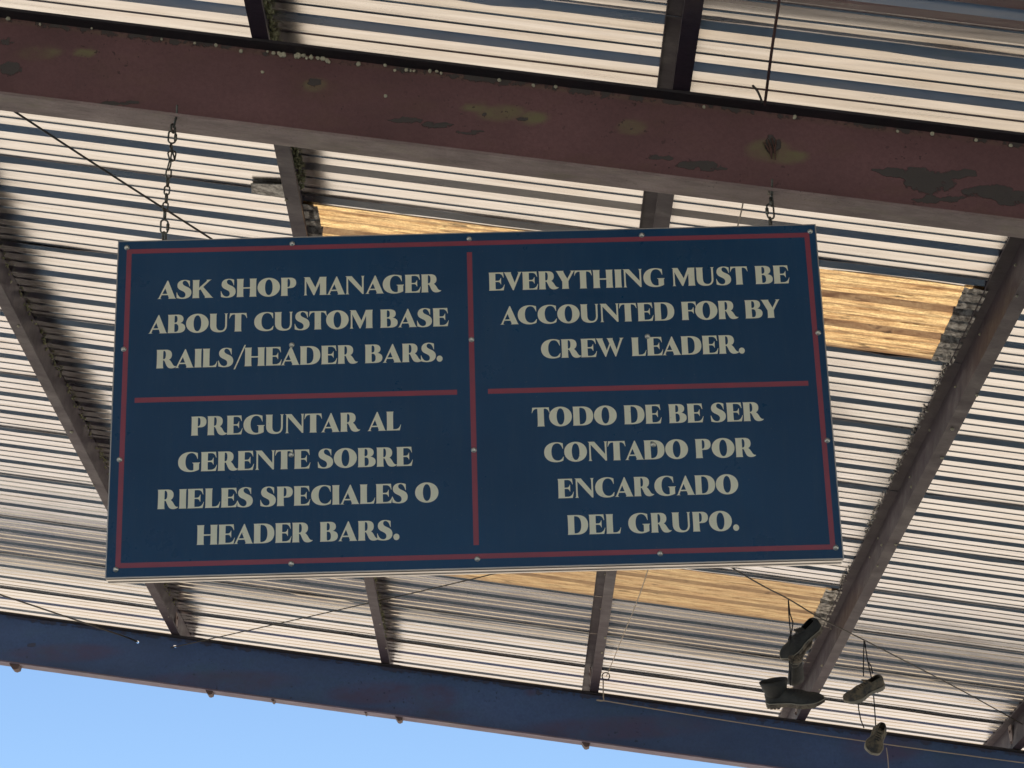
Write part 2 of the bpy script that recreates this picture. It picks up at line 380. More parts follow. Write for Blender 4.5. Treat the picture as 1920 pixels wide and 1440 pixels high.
# ---------------------------------------------------------------- I-beams
def grid_plate(name, o, ex, ey, nx, ny, th, nvec, m, parent, holes=(), fn=None):
    """plate from corner o along ex, ey; thickness th along nvec; holes are (u, v, r) in metres along ex, ey"""
    lx, ly = ex.length, ey.length; hx, hy = ex/lx, ey/ly
    bm = bmesh.new()
    us = [lx*i/nx for i in range(nx+1)]; vs_ = [ly*i/ny for i in range(ny+1)]
    vv = [[bm.verts.new(o + hx*u + hy*v) for v in vs_] for u in us]
    drop = set(); ringsets = []
    for (hu, hv, r_) in holes:
        i0 = max(i for i, u in enumerate(us) if u < hu - r_); i1 = min(i for i, u in enumerate(us) if u > hu + r_)
        j0 = max(j for j, v in enumerate(vs_) if v < hv - r_); j1 = min(j for j, v in enumerate(vs_) if v > hv + r_)
        for i in range(i0, i1):
            for j in range(j0, j1): drop.add((i, j))
        ringsets.append((hu, hv, r_, i0, i1, j0, j1))
    for i in range(nx):
        for j in range(ny):
            if (i, j) not in drop: bm.faces.new((vv[i][j], vv[i+1][j], vv[i+1][j+1], vv[i][j+1]))
    for hu, hv, r_, i0, i1, j0, j1 in ringsets:
        loop = [(i, j0) for i in range(i0, i1)] + [(i1, j) for j in range(j0, j1)] + [(i, j1) for i in range(i1, i0, -1)] + [(i0, j) for j in range(j1, j0, -1)]
        inner = []
        for (i, j) in loop:
            an = math.atan2(vs_[j]-hv, us[i]-hu); inner.append(bm.verts.new(o + hx*(hu + r_*math.cos(an)) + hy*(hv + r_*math.sin(an))))
        n = len(loop)
        for q_ in range(n):
            a1 = vv[loop[q_][0]][loop[q_][1]]; b1 = vv[loop[(q_+1) % n][0]][loop[(q_+1) % n][1]]
            bm.faces.new((a1, b1, inner[(q_+1) % n], inner[q_]))
    me = bpy.data.meshes.new(name); bm.to_mesh(me); bm.free()
    s = link(name, me, m, parent)
    masks_attr(me, fn or (lambda c_: (0, 0)))
    md = s.modifiers.new('thickness', 'SOLIDIFY'); md.thickness = th; md.offset = 0; md.use_even_offset = False
    return s
def ell(c_, P, a_, b_, soft=.35):
    d = math.hypot((c_.x - P.x)/a_, (c_.z - P.z + T*(c_.x-P.x)*0)/b_); return max(0., min(1., (1 - d)/soft + .0))
def i_beam(label, Yf, hb, ht, bf, web_mat, moss=(), chips=(), holes=(), tf=.011, name='steel_beam', fmat=None, nx=900):
    """front lip of both flanges at Y = Yf; bottom face at hb and top face at ht over the eye at X = 0"""
    t = empty(name, (0, Yf, slope_z(hb, 0)), label, 'steel beam')
    dirx = Vector((1, 0, -T)); x0, x1 = -7.2, 7.5
    L = dirx*(x1-x0)
    def P0(h, Y): return Vector((x0, Y, slope_z(h, x0)))
    yc = Yf + bf/2
    mo = [(at(x, y, yc), a_, b_) for x, y, a_, b_ in moss]; cp = [(at(x, y, yc), a_, b_) for x, y, a_, b_ in chips]
    def fn(c_):
        r_ = max([ell(c_, P, a_, b_) for P, a_, b_ in mo], default=0); g_ = max([ell(c_, P, a_, b_) for P, a_, b_ in cp], default=0)
        d = (c_.z - slope_z(hb, c_.x))/(ht-hb)         # rust line under the top flange
        g_ = max(g_, .62*max(0, min(1, (d-.86)/.07)), .4*max(0, (.07-d)/.05)); r_ = max(r_, .5*max(0, 1-abs(d-.93)/.035))
        return (min(r_, 1), min(g_, 1))
    zt = Vector((0, 0, (ht-hb) - 2*tf + .006))
    hl = []
    for x, y, r_ in holes:
        P = at(x, y, yc); hl.append(((P.x-x0)*dirx.length, P.z - slope_z(hb+tf-.003, P.x), r_))
    o = P0(hb+tf-.003, yc)
    grid_plate('web', o, L, zt, nx, 24, .009, None, web_mat, t, hl, fn)
    for nm, h in (('bottom_flange', hb+tf/2), ('top_flange', ht-tf/2)):
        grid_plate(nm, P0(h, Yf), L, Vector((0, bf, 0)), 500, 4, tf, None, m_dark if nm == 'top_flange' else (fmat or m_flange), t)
    return t
main_beam = i_beam('maroon steel I-beam with rust and lichen patches, the hanging sign chained below it', 7.18, 3.695, 4.05, .128, m_beam,
    moss=((940, 213, .10, .035), (890, 203, .06, .02), (1000, 222, .06, .03), (1185, 240, .06, .035), (1440, 283, .09, .05), (1480, 295, .08, .03), (75, 100, .09, .03), (160, 100, .05, .02), (590, 160, .05, .03)),
    chips=((760, 227, .09, .015), (820, 235, .08, .02), (880, 250, .07, .012), (978, 223, .022, .014), (948, 224, .012, .01), (908, 217, .014, .008), (1182, 245, .016, .012), (1448, 272, .035, .045), (1310, 310, .10, .02), (1340, 318, .06, .012),
           (1700, 325, .12, .028), (1740, 345, .12, .055), (1850, 360, .12, .032), (1900, 372, .1, .04), (1800, 328, .08, .02), (1760, 375, .12, .015), (1660, 320, .08, .012), (20, 130, .06, .04), (12, 80, .04, .02), (590, 155, .03, .02), (220, 195, .12, .012), (1240, 297, .07, .01)))
far_beam = i_beam('far steel beam in maroon paint tinted blue for lens glare along the bottom edge of the roof', 16.12, 3.675, 4.05, .128, m_beam_far,
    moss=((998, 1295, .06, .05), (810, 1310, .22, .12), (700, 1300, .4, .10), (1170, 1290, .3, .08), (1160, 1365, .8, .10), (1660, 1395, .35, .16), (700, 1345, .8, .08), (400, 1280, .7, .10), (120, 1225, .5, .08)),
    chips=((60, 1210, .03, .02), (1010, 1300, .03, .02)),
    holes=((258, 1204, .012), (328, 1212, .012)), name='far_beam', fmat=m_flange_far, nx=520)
# cocoons along the top of the main beam
for x in [15, 75, 172, 303, 365, 405, 452] + [random.gauss(570, 45) for _ in range(26)] + [672, 722, 740, 762, 770, 776, 806, 820, 818, 827, 936, 1000, 1042, 1320, 1490, 1683, 1748, 1830, 1895]:
    yy = 36 + x*.1245 + random.uniform(-5, 4)
    cocoon(main_beam, at(x, yy, 7.232), random.uniform(.004, .009))
for x, y in ((492, 135), (723, 180)): cocoon(main_beam, at(x, y, 7.236), .007)
# torn metal gouge in the web
bm = bmesh.new()
for (x0, y0, x1, y1, r_) in ((1440, 262, 1447, 298, .006), (1447, 258, 1454, 300, .004), (1432, 266, 1445, 290, .004), (1455, 262, 1450, 285, .003)):
    bm_tube(bm, [at(x0, y0, 7.235), at((x0+x1)/2+2, (y0+y1)/2, 7.226), at(x1, y1, 7.235)], [r_*.5, r_, r_*.4], 6)
from_bm('torn_metal', bm, mat('bare_rust', (.10, .05, .04), .8), main_beam)
# clips welded under the far beam
m_clip = mat('clip_rust', (.12, .08, .08), .7)
bm = None
for x, y, s in ((28, 1256, .85), (393, 1300, .62), (512, 1315, .3), (686, 1337, .2), (748, 1348, .62), (1098, 1398, .68)):
    c_ = at(x, y, 16.18); zt = slope_z(3.675, c_.x)
    bm = bmesh.new(); wv = .042*s
    pr = [(-wv, 0), (wv*1.1, 0), (wv*.9, -.035*s), (wv*.2, -.05*s), (-wv*.3, -.046*s), (-wv*.75, -.02*s)]
    f_ = [bm.verts.new((c_.x+px, 16.14, zt+pz - T*px)) for px, pz in pr]; b_ = [bm.verts.new((c_.x+px, 16.23, zt+pz - T*px)) for px, pz in pr]
    bm.faces.new(f_); bm.faces.new(b_[::-1])
    for i in range(6): bm.faces.new((f_[i], b_[i], b_[(i+1) % 6], f_[(i+1) % 6]))
    from_bm('clip', bm, m_clip, far_beam)

# ---------------------------------------------------------------- glyphs
def path(s):
    tk = s.replace(',', ' ').split(); i = 0; pts = []; cur = (0, 0); cmd = None
    def num(k_): return [float(v) for v in tk[i:i+k_]]
    while i < len(tk):
        if tk[i] in 'MLQCZ': cmd = tk[i]; i += 1
        if cmd == 'Z': break
        if cmd in 'ML': x, y = num(2); i += 2; pts.append((x, y)); cur = (x, y)
        elif cmd == 'Q':
            x1, y1, x, y = num(4); i += 4
            for k_ in range(1, 7):
                u = k_/6; pts.append(((1-u)**2*cur[0]+2*u*(1-u)*x1+u*u*x, (1-u)**2*cur[1]+2*u*(1-u)*y1+u*u*y))
            cur = (x, y)
        elif cmd == 'C':
            x1, y1, x2, y2, x, y = num(6); i += 6
            for k_ in range(1, 13):
                u = k_/12; v = 1-u; pts.append((v**3*cur[0]+3*u*v*v*x1+3*u*u*v*x2+u**3*x, v**3*cur[1]+3*u*v*v*y1+3*u*u*v*y2+u**3*y))
            cur = (x, y)
    return pts
def stem(x0, x1, y0=0, y1=1000, top=1, bot=1, fl=32):
    s = []
    if bot: s += [(x0-fl, y0), (x1+fl, y0), (x1+fl*.35, y0+30), (x1+4, y0+110), (x1, y0+240)]
    else: s += [(x0, y0), (x1, y0)]
    if top: s += [(x1, y1-240), (x1+4, y1-110), (x1+fl*.35, y1-30), (x1+fl, y1), (x0-fl, y1), (x0-fl*.35, y1-30), (x0-4, y1-110), (x0, y1-240)]
    else: s += [(x1, y1), (x0, y1)]
    if bot: s += [(x0, y0+240), (x0-4, y0+110), (x0-fl*.35, y0+30)]
    return [s]
def ellp(cx, cy, rx, ry, n=40, p=2.0):
    o = []
    for k_ in range(n):
        an = 2*math.pi*k_/n; c_, s_ = math.cos(an), math.sin(an)
        o.append((cx + rx*math.copysign(abs(c_)**(2/p), c_), cy + ry*math.copysign(abs(s_)**(2/p), s_)))
    return o
ST = stem(33, 378)
TOPARM = [path('M 340 1000 L 815 1000 L 845 700 L 822 700 Q 750 930 560 932 L 340 932 Z')]
MIDARM = [path('M 340 540 L 520 540 Q 630 545 672 690 L 694 690 L 694 335 L 672 335 Q 630 468 520 472 L 340 472 Z')]
BOTARM = [path('M 340 0 L 822 0 L 890 320 L 868 320 Q 780 72 560 68 L 340 68 Z')]
BOWL = [path('M 345 1000 L 510 1000 C 740 1000 860 895 860 715 C 860 530 740 430 540 425 L 345 420 Z'), path('M 365 938 L 410 938 C 495 938 525 850 525 715 C 525 580 490 492 410 486 L 365 486 Z')]
G = {
 'A': (1075, [[path('M 552 1005 L 592 1005 L 1000 55 Q 1020 15 1075 0 L 600 0 Q 668 18 650 60 L 592 205 L 250 205 L 190 60 Q 175 18 275 0 L 0 0 Q 60 15 85 55 Z'), path('M 283 275 L 562 275 L 442 575 Z')]]),
 'B': (975, [ST, [path('M 345 1000 L 530 1000 C 760 1000 870 900 870 755 C 870 620 780 540 640 528 L 345 522 Z'), path('M 365 940 L 420 940 C 510 940 540 870 540 755 C 540 630 510 572 420 566 L 365 566 Z')],
              [path('M 345 545 L 600 545 C 850 530 975 440 975 275 C 975 90 830 0 570 0 L 345 0 Z'), path('M 365 500 L 440 498 C 560 490 600 400 600 275 C 600 130 550 62 440 60 L 365 60 Z')]]),
 'C': (1070, [[path('M 1040 955 C 920 1005 800 1022 660 1022 C 270 1022 0 810 0 495 C 0 180 260 -22 640 -22 C 800 -22 930 5 1040 60 L 1068 255 L 1046 260 C 960 125 870 62 750 62 C 530 62 400 230 400 510 C 400 790 520 962 720 962 C 860 962 960 870 1025 670 L 1048 670 Z')]]),
 'D': (1130, [ST, [path('M 345 1000 L 540 1000 C 910 1000 1130 820 1130 500 C 1130 180 910 0 540 0 L 345 0 Z'), path('M 365 938 L 450 936 C 660 925 755 780 755 500 C 755 220 660 75 450 64 L 365 62 Z')]]),
 'E': (890, [ST, TOPARM, MIDARM, BOTARM]),
 'F': (840, [ST, TOPARM, MIDARM]),
 'G': (1190, [[path('M 1060 955 C 920 1005 800 1022 660 1022 C 270 1022 0 810 0 495 C 0 180 260 -22 650 -22 C 840 -22 1000 20 1140 90 L 1140 370 Q 1145 425 1190 440 L 1190 462 L 770 462 L 770 440 Q 835 425 840 370 L 840 85 C 810 66 780 60 740 60 C 530 60 400 230 400 510 C 400 790 520 962 720 962 C 870 962 990 850 1048 650 L 1070 650 Z')]]),
 'H': (1130, [stem(33, 378), [[(350, 455), (780, 455), (780, 527), (350, 527)]], stem(752, 1097)]),
 'I': (410, [stem(33, 378)]),
 'K': (1195, [ST, [path('M 350 425 L 350 540 L 800 935 Q 820 985 765 1000 L 1090 1000 Q 1000 985 935 915 L 470 470 Z')], [path('M 560 660 L 432 520 L 715 70 Q 735 20 690 0 L 1195 0 Q 1130 15 1090 70 Z')]]),
 'L': (820, [ST, [path('M 340 0 L 750 0 L 820 310 L 798 310 Q 720 74 520 68 L 340 68 Z')]]),
 'M': (1305, [stem(75, 165, 0, 900, 0, 1, 60), [path('M 0 1000 L 350 1000 L 720 330 L 620 0 L 560 0 L 75 945 Q 50 985 0 1000 Z')], [path('M 572 0 L 618 0 L 960 740 L 960 1000 L 915 1000 L 600 260 Z')], stem(928, 1273)]),
 'N': (1110, [stem(80, 172, 0, 930, 0, 1, 62), [path('M 0 1000 L 370 1000 L 1030 250 L 1030 0 L 965 0 L 85 935 Q 55 985 0 1000 Z')], stem(945, 1038, 0, 1000, 1, 0, 60)]),
 'O': (1250, [[ellp(625, 500, 625, 522, 56, 2.06), ellp(628, 500, 212, 432, 40, 2.1)]]),
 'P': (865, [ST, BOWL]),
 'R': (1105, [ST, BOWL, [path('M 345 490 C 470 440 490 300 570 150 C 635 25 730 -15 850 -15 C 960 -15 1060 20 1120 80 L 1108 97 C 1030 84 965 120 905 220 C 835 340 780 430 640 500 Z')]]),
 'S': (830, [[path('M 735 960 C 650 1000 540 1022 430 1022 C 190 1022 40 900 40 720 C 40 560 150 490 300 420 C 420 365 500 310 500 200 C 500 100 430 42 330 42 C 190 42 85 150 25 340 L 0 340 L 12 32 C 110 0 230 -22 370 -22 C 650 -22 830 100 830 310 C 830 480 730 570 560 645 C 420 705 330 760 330 855 C 330 925 380 970 450 970 C 570 970 660 850 712 655 L 735 655 Z')]]),
 'T': (990, [stem(322, 668), [path('M 40 1000 L 950 1000 L 990 715 L 966 715 Q 900 925 740 932 L 250 932 Q 92 925 26 715 L 2 715 Z')]]),
 'U': (1080, [[path('M 0 1000 Q 38 980 38 900 L 38 380 C 38 110 220 -22 540 -22 C 850 -22 975 110 975 380 L 975 900 Q 975 980 1035 1000 L 812 1000 Q 872 980 872 900 L 872 380 C 872 160 780 75 635 75 C 475 75 384 170 384 380 L 384 900 Q 384 980 422 1000 Z')]]),
 'V': (1060, [[path('M 0 1000 L 455 1000 Q 410 985 425 940 L 650 350 L 560 -5 L 510 -5 L 85 930 Q 60 985 0 1000 Z')], [path('M 515 -5 L 560 -5 L 975 930 Q 1000 985 1060 1000 L 765 1000 Q 865 985 840 930 L 590 320 Z')]]),
 'W': (1590, [[path('M 0 1000 L 430 1000 Q 390 985 400 940 L 620 330 L 560 -5 L 520 -5 L 80 930 Q 50 985 0 1000 Z')], [path('M 525 -5 L 560 -5 L 890 800 L 840 870 L 585 270 Z')],
              [path('M 610 1000 L 990 1000 Q 945 985 960 940 L 1180 330 L 1115 -5 L 1075 -5 L 680 930 Q 655 985 610 1000 Z')], [path('M 1080 -5 L 1115 -5 L 1500 930 Q 1530 985 1590 1000 L 1295 1000 Q 1395 985 1370 930 L 1135 290 Z')]]),
 'Y': (1100, [[path('M 0 1000 L 480 1000 Q 430 985 450 940 L 690 500 L 700 380 L 385 380 L 85 930 Q 55 985 0 1000 Z')], [path('M 600 390 L 700 390 L 1015 930 Q 1045 985 1100 1000 L 800 1000 Q 898 985 872 930 L 625 500 Z')], stem(370, 715, 0, 450, 0, 1)]),
 '/': (670, [[[(0, -150), (85, -150), (670, 1150), (585, 1150)]]]),
 '.': (330, [[ellp(165, 145, 165, 165, 24)]]),
}
KERN = {'RY': -200, 'YT': -100, 'EV': -110, 'EW': -110, 'EA': -110, 'AG': -130, 'AC': -110, 'RO': -40, 'R.': -50, 'O.': 0, 'RA': -120, 'FO': -110, 'TA': -110, 'LE': -10, 'CO': -10, 'NT': -60, 'HI': 40, 'IN': 0, 'LI': 0, 'AL': -40, 'AI': -40, 'AT': -60, 'S/': -20, '/H': -120, 'BY': -120, 'VE': -60, 'AN': -80, 'NA': -40, 'MA': -60, 'RE': -60, 'AR': -30, 'TO': -80, 'CI': 0, 'RS': -110, 'ES': -60, 'ER': -20, 'AD': -50, 'ST': -80, 'UN': -40, 'UT': -30}
def layout(txt):
    x = 0; out_ = []
    prev = None
    for ch in txt:
        if ch == ' ': x += 400; prev = None; continue
        if prev:
            x += 45 + KERN.get(prev+ch, -45 if ('A' in (prev, ch)) else 0)
        out_.append((ch, x)); x += G[ch][0]; prev = ch
    return out_, x

# ---------------------------------------------------------------- the hanging sign
SC = Vector((-.0504, 7.2201, 2.7971+EYE)); SYAW = .00137; SW, SH = 2.44, 1.2245; STK = .066
ex_ = Vector((math.cos(SYAW), math.sin(SYAW), 0)); ez_ = Vector((0, 0, 1)); ey_ = ex_.cross(ez_)*-1   # ey_: away from the camera
if ey_.y < 0: ey_ = -ey_
def sgn(x, y):                              # photo pixel -> metres on the sign face
    d = ray(x, y); o = Vector((0, 0, EYE)); s = (SC - o).dot(ey_)/d.dot(ey_); p = o + d*s - SC; return p.dot(ex_), p.dot(ez_)
def SP(a_, b_, d=0): return SC + ex_*a_ + ez_*b_ - ey_*d      # d towards the camera
sign = empty('hanging_sign', SC - ez_*SH/2, 'large navy sign with cream lettering and red stripes, hung on chains from the maroon beam', 'sign')
bm = bmesh.new(); bm_box(bm, SP(0, 0, -.004), ex_*(SW/2-.004), ey_*.0038, ez_*(SH/2-.004)); from_bm('face_panel', bm, m_navy, sign)
# aluminium frame: thin lip, groove with its shade put into the colour, return
def frame(name, m, d0, d1, inset, th=.004):
    bm_ = bmesh.new(); dc, dh = (d0+d1)/2, (d1-d0)/2
    for s_ in (-1, 1):
        bm_box(bm_, SP(0, s_*(SH/2-inset-th/2), -dc), ex_*(SW/2-inset), ey_*dh, ez_*(th/2))
        bm_box(bm_, SP(s_*(SW/2-inset-th/2), 0, -dc), ex_*(th/2), ey_*dh, ez_*(SH/2-inset-th))
    return from_bm(name, bm_, m, sign)
m_gap = mat('groove_shade', (.03, .035, .045), .6)  # dark colour stands for the shade inside the frame groove
m_dull = mat('dull_aluminium', (.42, .41, .40), .45, .9)
frame('frame_lip', m_dull, 0, .0055, 0, .0035)
frame('shaded_groove', m_gap, .0056, .0185, .0035)
frame('frame_return', m_alu, .0186, .034, .0006)
frame('frame_web', m_dull, .0341, .053, .0022)
frame('frame_return', m_alu, .0531, .066, .0006)
bm = bmesh.new(); bm_box(bm, SP(0, 0, -.067), ex_*(SW/2-.012), ey_*.001, ez_*(SH/2-.012)); from_bm('back_panel', bm, m_dull, sign)

def flat(name, quads, m, d0=.0004):
    bm_ = bmesh.new()
    for qd in quads:
        fr = [bm_.verts.new(SP(a_, b_, d0)) for a_, b_ in qd]; bk = [bm_.verts.new(SP(a_, b_, -.0004)) for a_, b_ in qd]
        bm_.faces.new(fr)
        for i in range(len(fr)): bm_.faces.new((fr[i], fr[(i+1) % len(fr)], bk[(i+1) % len(fr)], bk[i]))
    bmesh.ops.recalc_face_normals(bm_, faces=bm_.faces[:])
    return from_bm(name, bm_, m, sign)
def rect(x0, y0, x1, y1): return [(x0, y0), (x1, y0), (x1, y1), (x0, y1)]
a0, b0 = sgn(237, 468.5); a1, b1 = sgn(1518, 435.5); a2, b2 = sgn(1565.5, 1028); a3, b3 = sgn(217, 1067.5)
L_, R_ = (a0+a3)/2, (a1+a2)/2; T_, B_ = (b0+b1)/2, (b2+b3)/2; SWD = .0172
flat('border_stripe', [rect(L_, B_, L_+SWD, T_), rect(R_-SWD, B_, R_, T_), rect(L_+SWD, T_-SWD, R_-SWD, T_), rect(L_+SWD, B_, R_-SWD, B_+SWD)], m_red)
vx = (sgn(880, 473)[0] + sgn(893, 1022)[0])/2
flat('divider_stripe', [rect(vx-.009, sgn(893, 1022)[1], vx+.009, sgn(880, 473)[1])], m_red)
for (xa, ya, xb, yb) in ((252.5, 750, 857, 736), (915, 734.5, 1515.5, 718)):
    p_, q_ = sgn(xa, ya), sgn(xb, yb); mid = (p_[1]+q_[1])/2
    flat('divider_stripe', [rect(p_[0], mid-.009, q_[0], mid+.009)], m_red)
LINES = [('ASK SHOP MANAGER', 294.5, 562, 827, 547.5), ('ABOUT CUSTOM BASE', 277.5, 626.7, 841.7, 611.7), ('RAILS/HEADER BARS.', 292.5, 692, 830, 677.5),
 ('EVERYTHING MUST BE', 916.7, 545, 1481, 532.5), ('ACCOUNTED FOR BY', 937.5, 608.8, 1464.7, 596.7), ('CREW LEADER.', 1015, 671.7, 1397, 663.7),
 ('PREGUNTAR AL', 357.8, 817.3, 752, 807.6), ('GERENTE SOBRE', 333.5, 884.8, 774.2, 874.7), ('RIELES SPECIALES O', 294.6, 955.2, 822.4, 942), ('HEADER BARS.', 368.5, 1022, 749, 1013),
 ('TODO DE BE SER', 997.7, 800.2, 1432, 790), ('CONTADO POR', 1020.9, 866.8, 1417.5, 857.2), ('ENCARGADO', 1046.5, 935, 1385.3, 926.3), ('DEL GRUPO.', 1064.6, 1003.6, 1386.3, 995)]
CAP = .0685
for txt, xa, ya, xb, yb in LINES:
    gl_, wd = layout(txt); p_, q_ = sgn(xa, ya), sgn(xb, yb); base = (p_[1]+q_[1])/2 + .001
    sx = (q_[0]-p_[0])/wd; sy = CAP/1000; print('TEXT', txt, round(sx*1000/CAP, 3), 'tilt', round(q_[1]-p_[1], 4))
    bm = bmesh.new()
    for ch, gx in gl_:
        for pi, piece in enumerate(G[ch][1]):
            d0 = .0005 + .00012*pi + (.00006 if ch in 'AR' else 0)
            loops = [[Vector((x, y, 0)) for x, y in lp] for lp in piece]
            flatp = [v for lp in loops for v in lp]
            vv = [bm.verts.new(SP(p_[0] + (gx+v.x)*sx, base + v.y*sy, d0)) for v in flatp]
            for tri in tessellate_polygon(loops):
                try: bm.faces.new([vv[i] for i in tri])
                except ValueError: pass
    bmesh.ops.recalc_face_normals(bm, faces=bm.faces[:])
    for f in bm.faces:
        if f.normal.dot(ey_) > 0: f.normal_flip()
    from_bm('lettering', bm, m_cream, sign)
SCREWS = [(238, 464.5), (548, 457), (880, 448), (1203, 441), (1519, 434), (232, 655), (547, 647), (884, 637), (1214, 631), (1534, 624),
          (224, 862), (546, 853), (888.5, 844), (1225, 834), (1551, 826), (217, 1068), (546, 1057), (895, 1048), (1238, 1038), (1567, 1027)]
m_rubber = mat('screw_recess', (.06, .05, .04), .7)
def screw_me():
    bm_ = bmesh.new(); n = 16
    prf = [(.0095, 0), (.0095, .0012), (.0072, .0018), (.0068, .0040), (.0045, .0062), (.0022, .0066), (.0018, .0048), (0.0005, .0046)]
    rg = [[bm_.verts.new((r_*math.cos(2*math.pi*k_/n), -z, r_*math.sin(2*math.pi*k_/n))) for k_ in range(n)] for r_, z in prf]
    for i in range(len(rg)-1):
        for k_ in range(n): bm_.faces.new((rg[i][k_], rg[i][(k_+1) % n], rg[i+1][(k_+1) % n], rg[i+1][k_]))
    bm_.faces.new(rg[-1]); bmesh.ops.recalc_face_normals(bm_, faces=bm_.faces[:])
    me = bpy.data.meshes.new('screw'); bm_.to_mesh(me); bm_.free(); me.materials.append(m_screw)
    for p in me.polygons: p.use_smooth = True
    return me
sme = screw_me()
bpy.context.view_layer.update()
for x, y in SCREWS:
    o = bpy.data.objects.new('screw', sme); C.objects.link(o); p = SP(*sgn(x, y), .0009 if (x, y) in ((547, 647), (1214, 631), (546, 853), (1225, 834)) else .0004)
    o.parent = sign; o.location = p - sign.location; o.rotation_euler = (random.uniform(-.12, .12), random.uniform(0, 6.28), random.uniform(-.12, .12))

# ---------------------------------------------------------------- chains
def oval(c_, up, side, L, Wd, n=10):
    """centreline of a link: straight sides, round ends; outer half-length L, half-width Wd"""
    pts = []; st_ = L - Wd
    for k_ in range(n+1): an = math.pi*k_/n; pts.append(c_ + side*(Wd*math.cos(an)) + up*(st_ + Wd*math.sin(an)))
    for k_ in range(n+1): an = math.pi + math.pi*k_/n; pts.append(c_ + side*(Wd*math.cos(an)) + up*(-st_ + Wd*math.sin(an)))
    return pts
YC = 7.222
def hanger(label, links, rod, name='hanging_chain'):
    p0 = at(links[0][0], links[0][1], YC)
    t = empty(name, p0, label, 'chain', 'chains holding up the sign')
    for (x, y, hl_, kind) in links:
        c_ = at(x, y, YC)
        up = ez_.copy(); side = ex_.copy()
        i = links.index((x, y, hl_, kind))
        nb = links[min(i+1, len(links)-1)]; pv = links[max(i-1, 0)]
        up = (at(pv[0], pv[1], YC) - at(nb[0], nb[1], YC)).normalized()
        if len(links) == 1: up = ez_.copy()
        dpt = Vector((0, 1, 0))
        face = {'f': 8, 'e': 80, 'q': 15, 'd': 42}[kind]*math.pi/180
        side = (ex_*math.cos(face) + dpt*math.sin(face)); side = (side - up*side.dot(up)).normalized()
        Lm = hl_*YC/FPX/math.cos(.45)*1.02
        bm_ = bmesh.new()
        if kind == 'q':
            bm_tube(bm_, oval(c_, up, side, Lm-.004, .0125), .0034, 8, True)
            sd = 1 if x < 1000 else -1
            if hl_ > 16: sd = -1
            if x < 1000: sd = 1
            bm_tube(bm_, [c_ + side*.0125*sd - up*.013, c_ + side*.0125*sd - up*.011, c_ + side*.0125*sd + up*.011, c_ + side*.0125*sd + up*.013], [.0045, .0062, .0062, .0045], 6)
            from_bm('quick_link', bm_, m_chain, t, True)
        else:
            bm_tube(bm_, oval(c_, up, side, Lm-.003, .0088 if kind != 'd' else .0085), .0031, 8, True)
            from_bm('chain_link', bm_, m_chain, t, True)
    # eye bolt through the flange and eye on top of the sign
    bm_ = bmesh.new(); x, y0, y1 = rod
    a_ = at(x+1, y0, YC-.04); b_ = at(x, y1, YC-.035)
    bm_tube(bm_, [a_, b_], .0038, 8)
    e_ = at(links[0][0]+3, links[0][1]-links[0][2]-3, YC)
    bm_tube(bm_, [b_, b_.lerp(e_, .5), e_], .0045, 8)
    ring = oval(at(links[0][0]+2, links[0][1]-links[0][2]-1, YC), ez_, Vector((.5, .85, 0)).normalized(), .016, .011); bm_tube(bm_, ring, .0042, 8, True)
    bm_box(bm_, at(x, y1+3, YC-.02), ex_*.014, Vector((0, .012, 0)), ez_*.004)
    from_bm('eye_bolt', bm_, m_chain, t)
    bm_ = bmesh.new(); lx, ly, lh, _ = links[-1]
    c_ = at(lx, ly+lh+3, YC+.012)
    bm_tube(bm_, oval(c_, ez_, Vector((.35, .93, 0)).normalized(), .017, .010), .0042, 8, True)
    bm_tube(bm_, [c_ - ez_*.012, c_ - ez_*.05], .0045, 8)
    from_bm('eye_bolt', bm_, m_chain, t)
    return t
hanger('long rusty chain with quick links at both ends, holding the left side of the sign',
  [(322.5, 257, 15, 'q'), (321, 277, 9, 'e'), (321, 293, 12, 'f'), (325, 292, 11, 'd'), (317.5, 310.5, 11, 'e'), (316, 326, 10.5, 'f'), (314.6, 341.5, 10.5, 'e'), (313, 357, 10.5, 'f'), (312, 372, 10.5, 'e'), (310, 387.5, 10.5, 'f'), (309, 402.5, 10.5, 'e'), (308, 425, 16, 'q')], (331, 197, 217))
hanger('short hanger, a single quick link holding the right side of the sign', [(1444.5, 396.5, 17, 'q')], (1447, 336, 358))

# ---------------------------------------------------------------- wires and cords
def wire(name, pts, r, m, label, cat, ext=None, sag=0.):
    """pts: (x, y, Y or None); missing depths are interpolated in 1/Y"""
    xs = [p[0] for p in pts]; P = []
    known = [(i, p[2]) for i, p in enumerate(pts) if p[2]]
    for i, p in enumerate(pts):
        if p[2]: P.append(at(*p)); continue
        lo = max(k_ for k_ in known if k_[0] < i); hi = min(k_ for k_ in known if k_[0] > i)
        s = (p[0]-pts[lo[0]][0])/(pts[hi[0]][0]-pts[lo[0]][0]); P.append(at(p[0], p[1], 1/((1-s)/lo[1]+s/hi[1])))
    # smooth (Catmull-Rom)
    Q = []
    for i in range(len(P)-1):
        a_, b_, c_, d = P[max(i-1, 0)], P[i], P[i+1], P[min(i+2, len(P)-1)]
        for k_ in range(8):
            u = k_/8; Q.append(.5*((2*b_) + (c_-a_)*u + (2*a_-5*b_+4*c_-d)*u*u + (3*b_-a_-3*c_+d)*u**3))
    Q.append(P[-1]); bm_ = bmesh.new(); bm_tube(bm_, Q, r, 6)
    o = from_bm(name, bm_, m, None, True); tag(o, label, cat); return o, P
w1, W1P = wire('overhead_wire', [(18, 203, 7.33), (200, 322, None), (395, 447, None), (880, 757, None), (1370, 1063, None), (1478, 1123, None), (1540, 1160, None), (1620, 1200, None), (1800, 1293, None), (1935, 1368, 16.0)], .0042, m_wire,
     'thin dark wire crossing from the upper left behind the sign down to the shoes', 'wire')
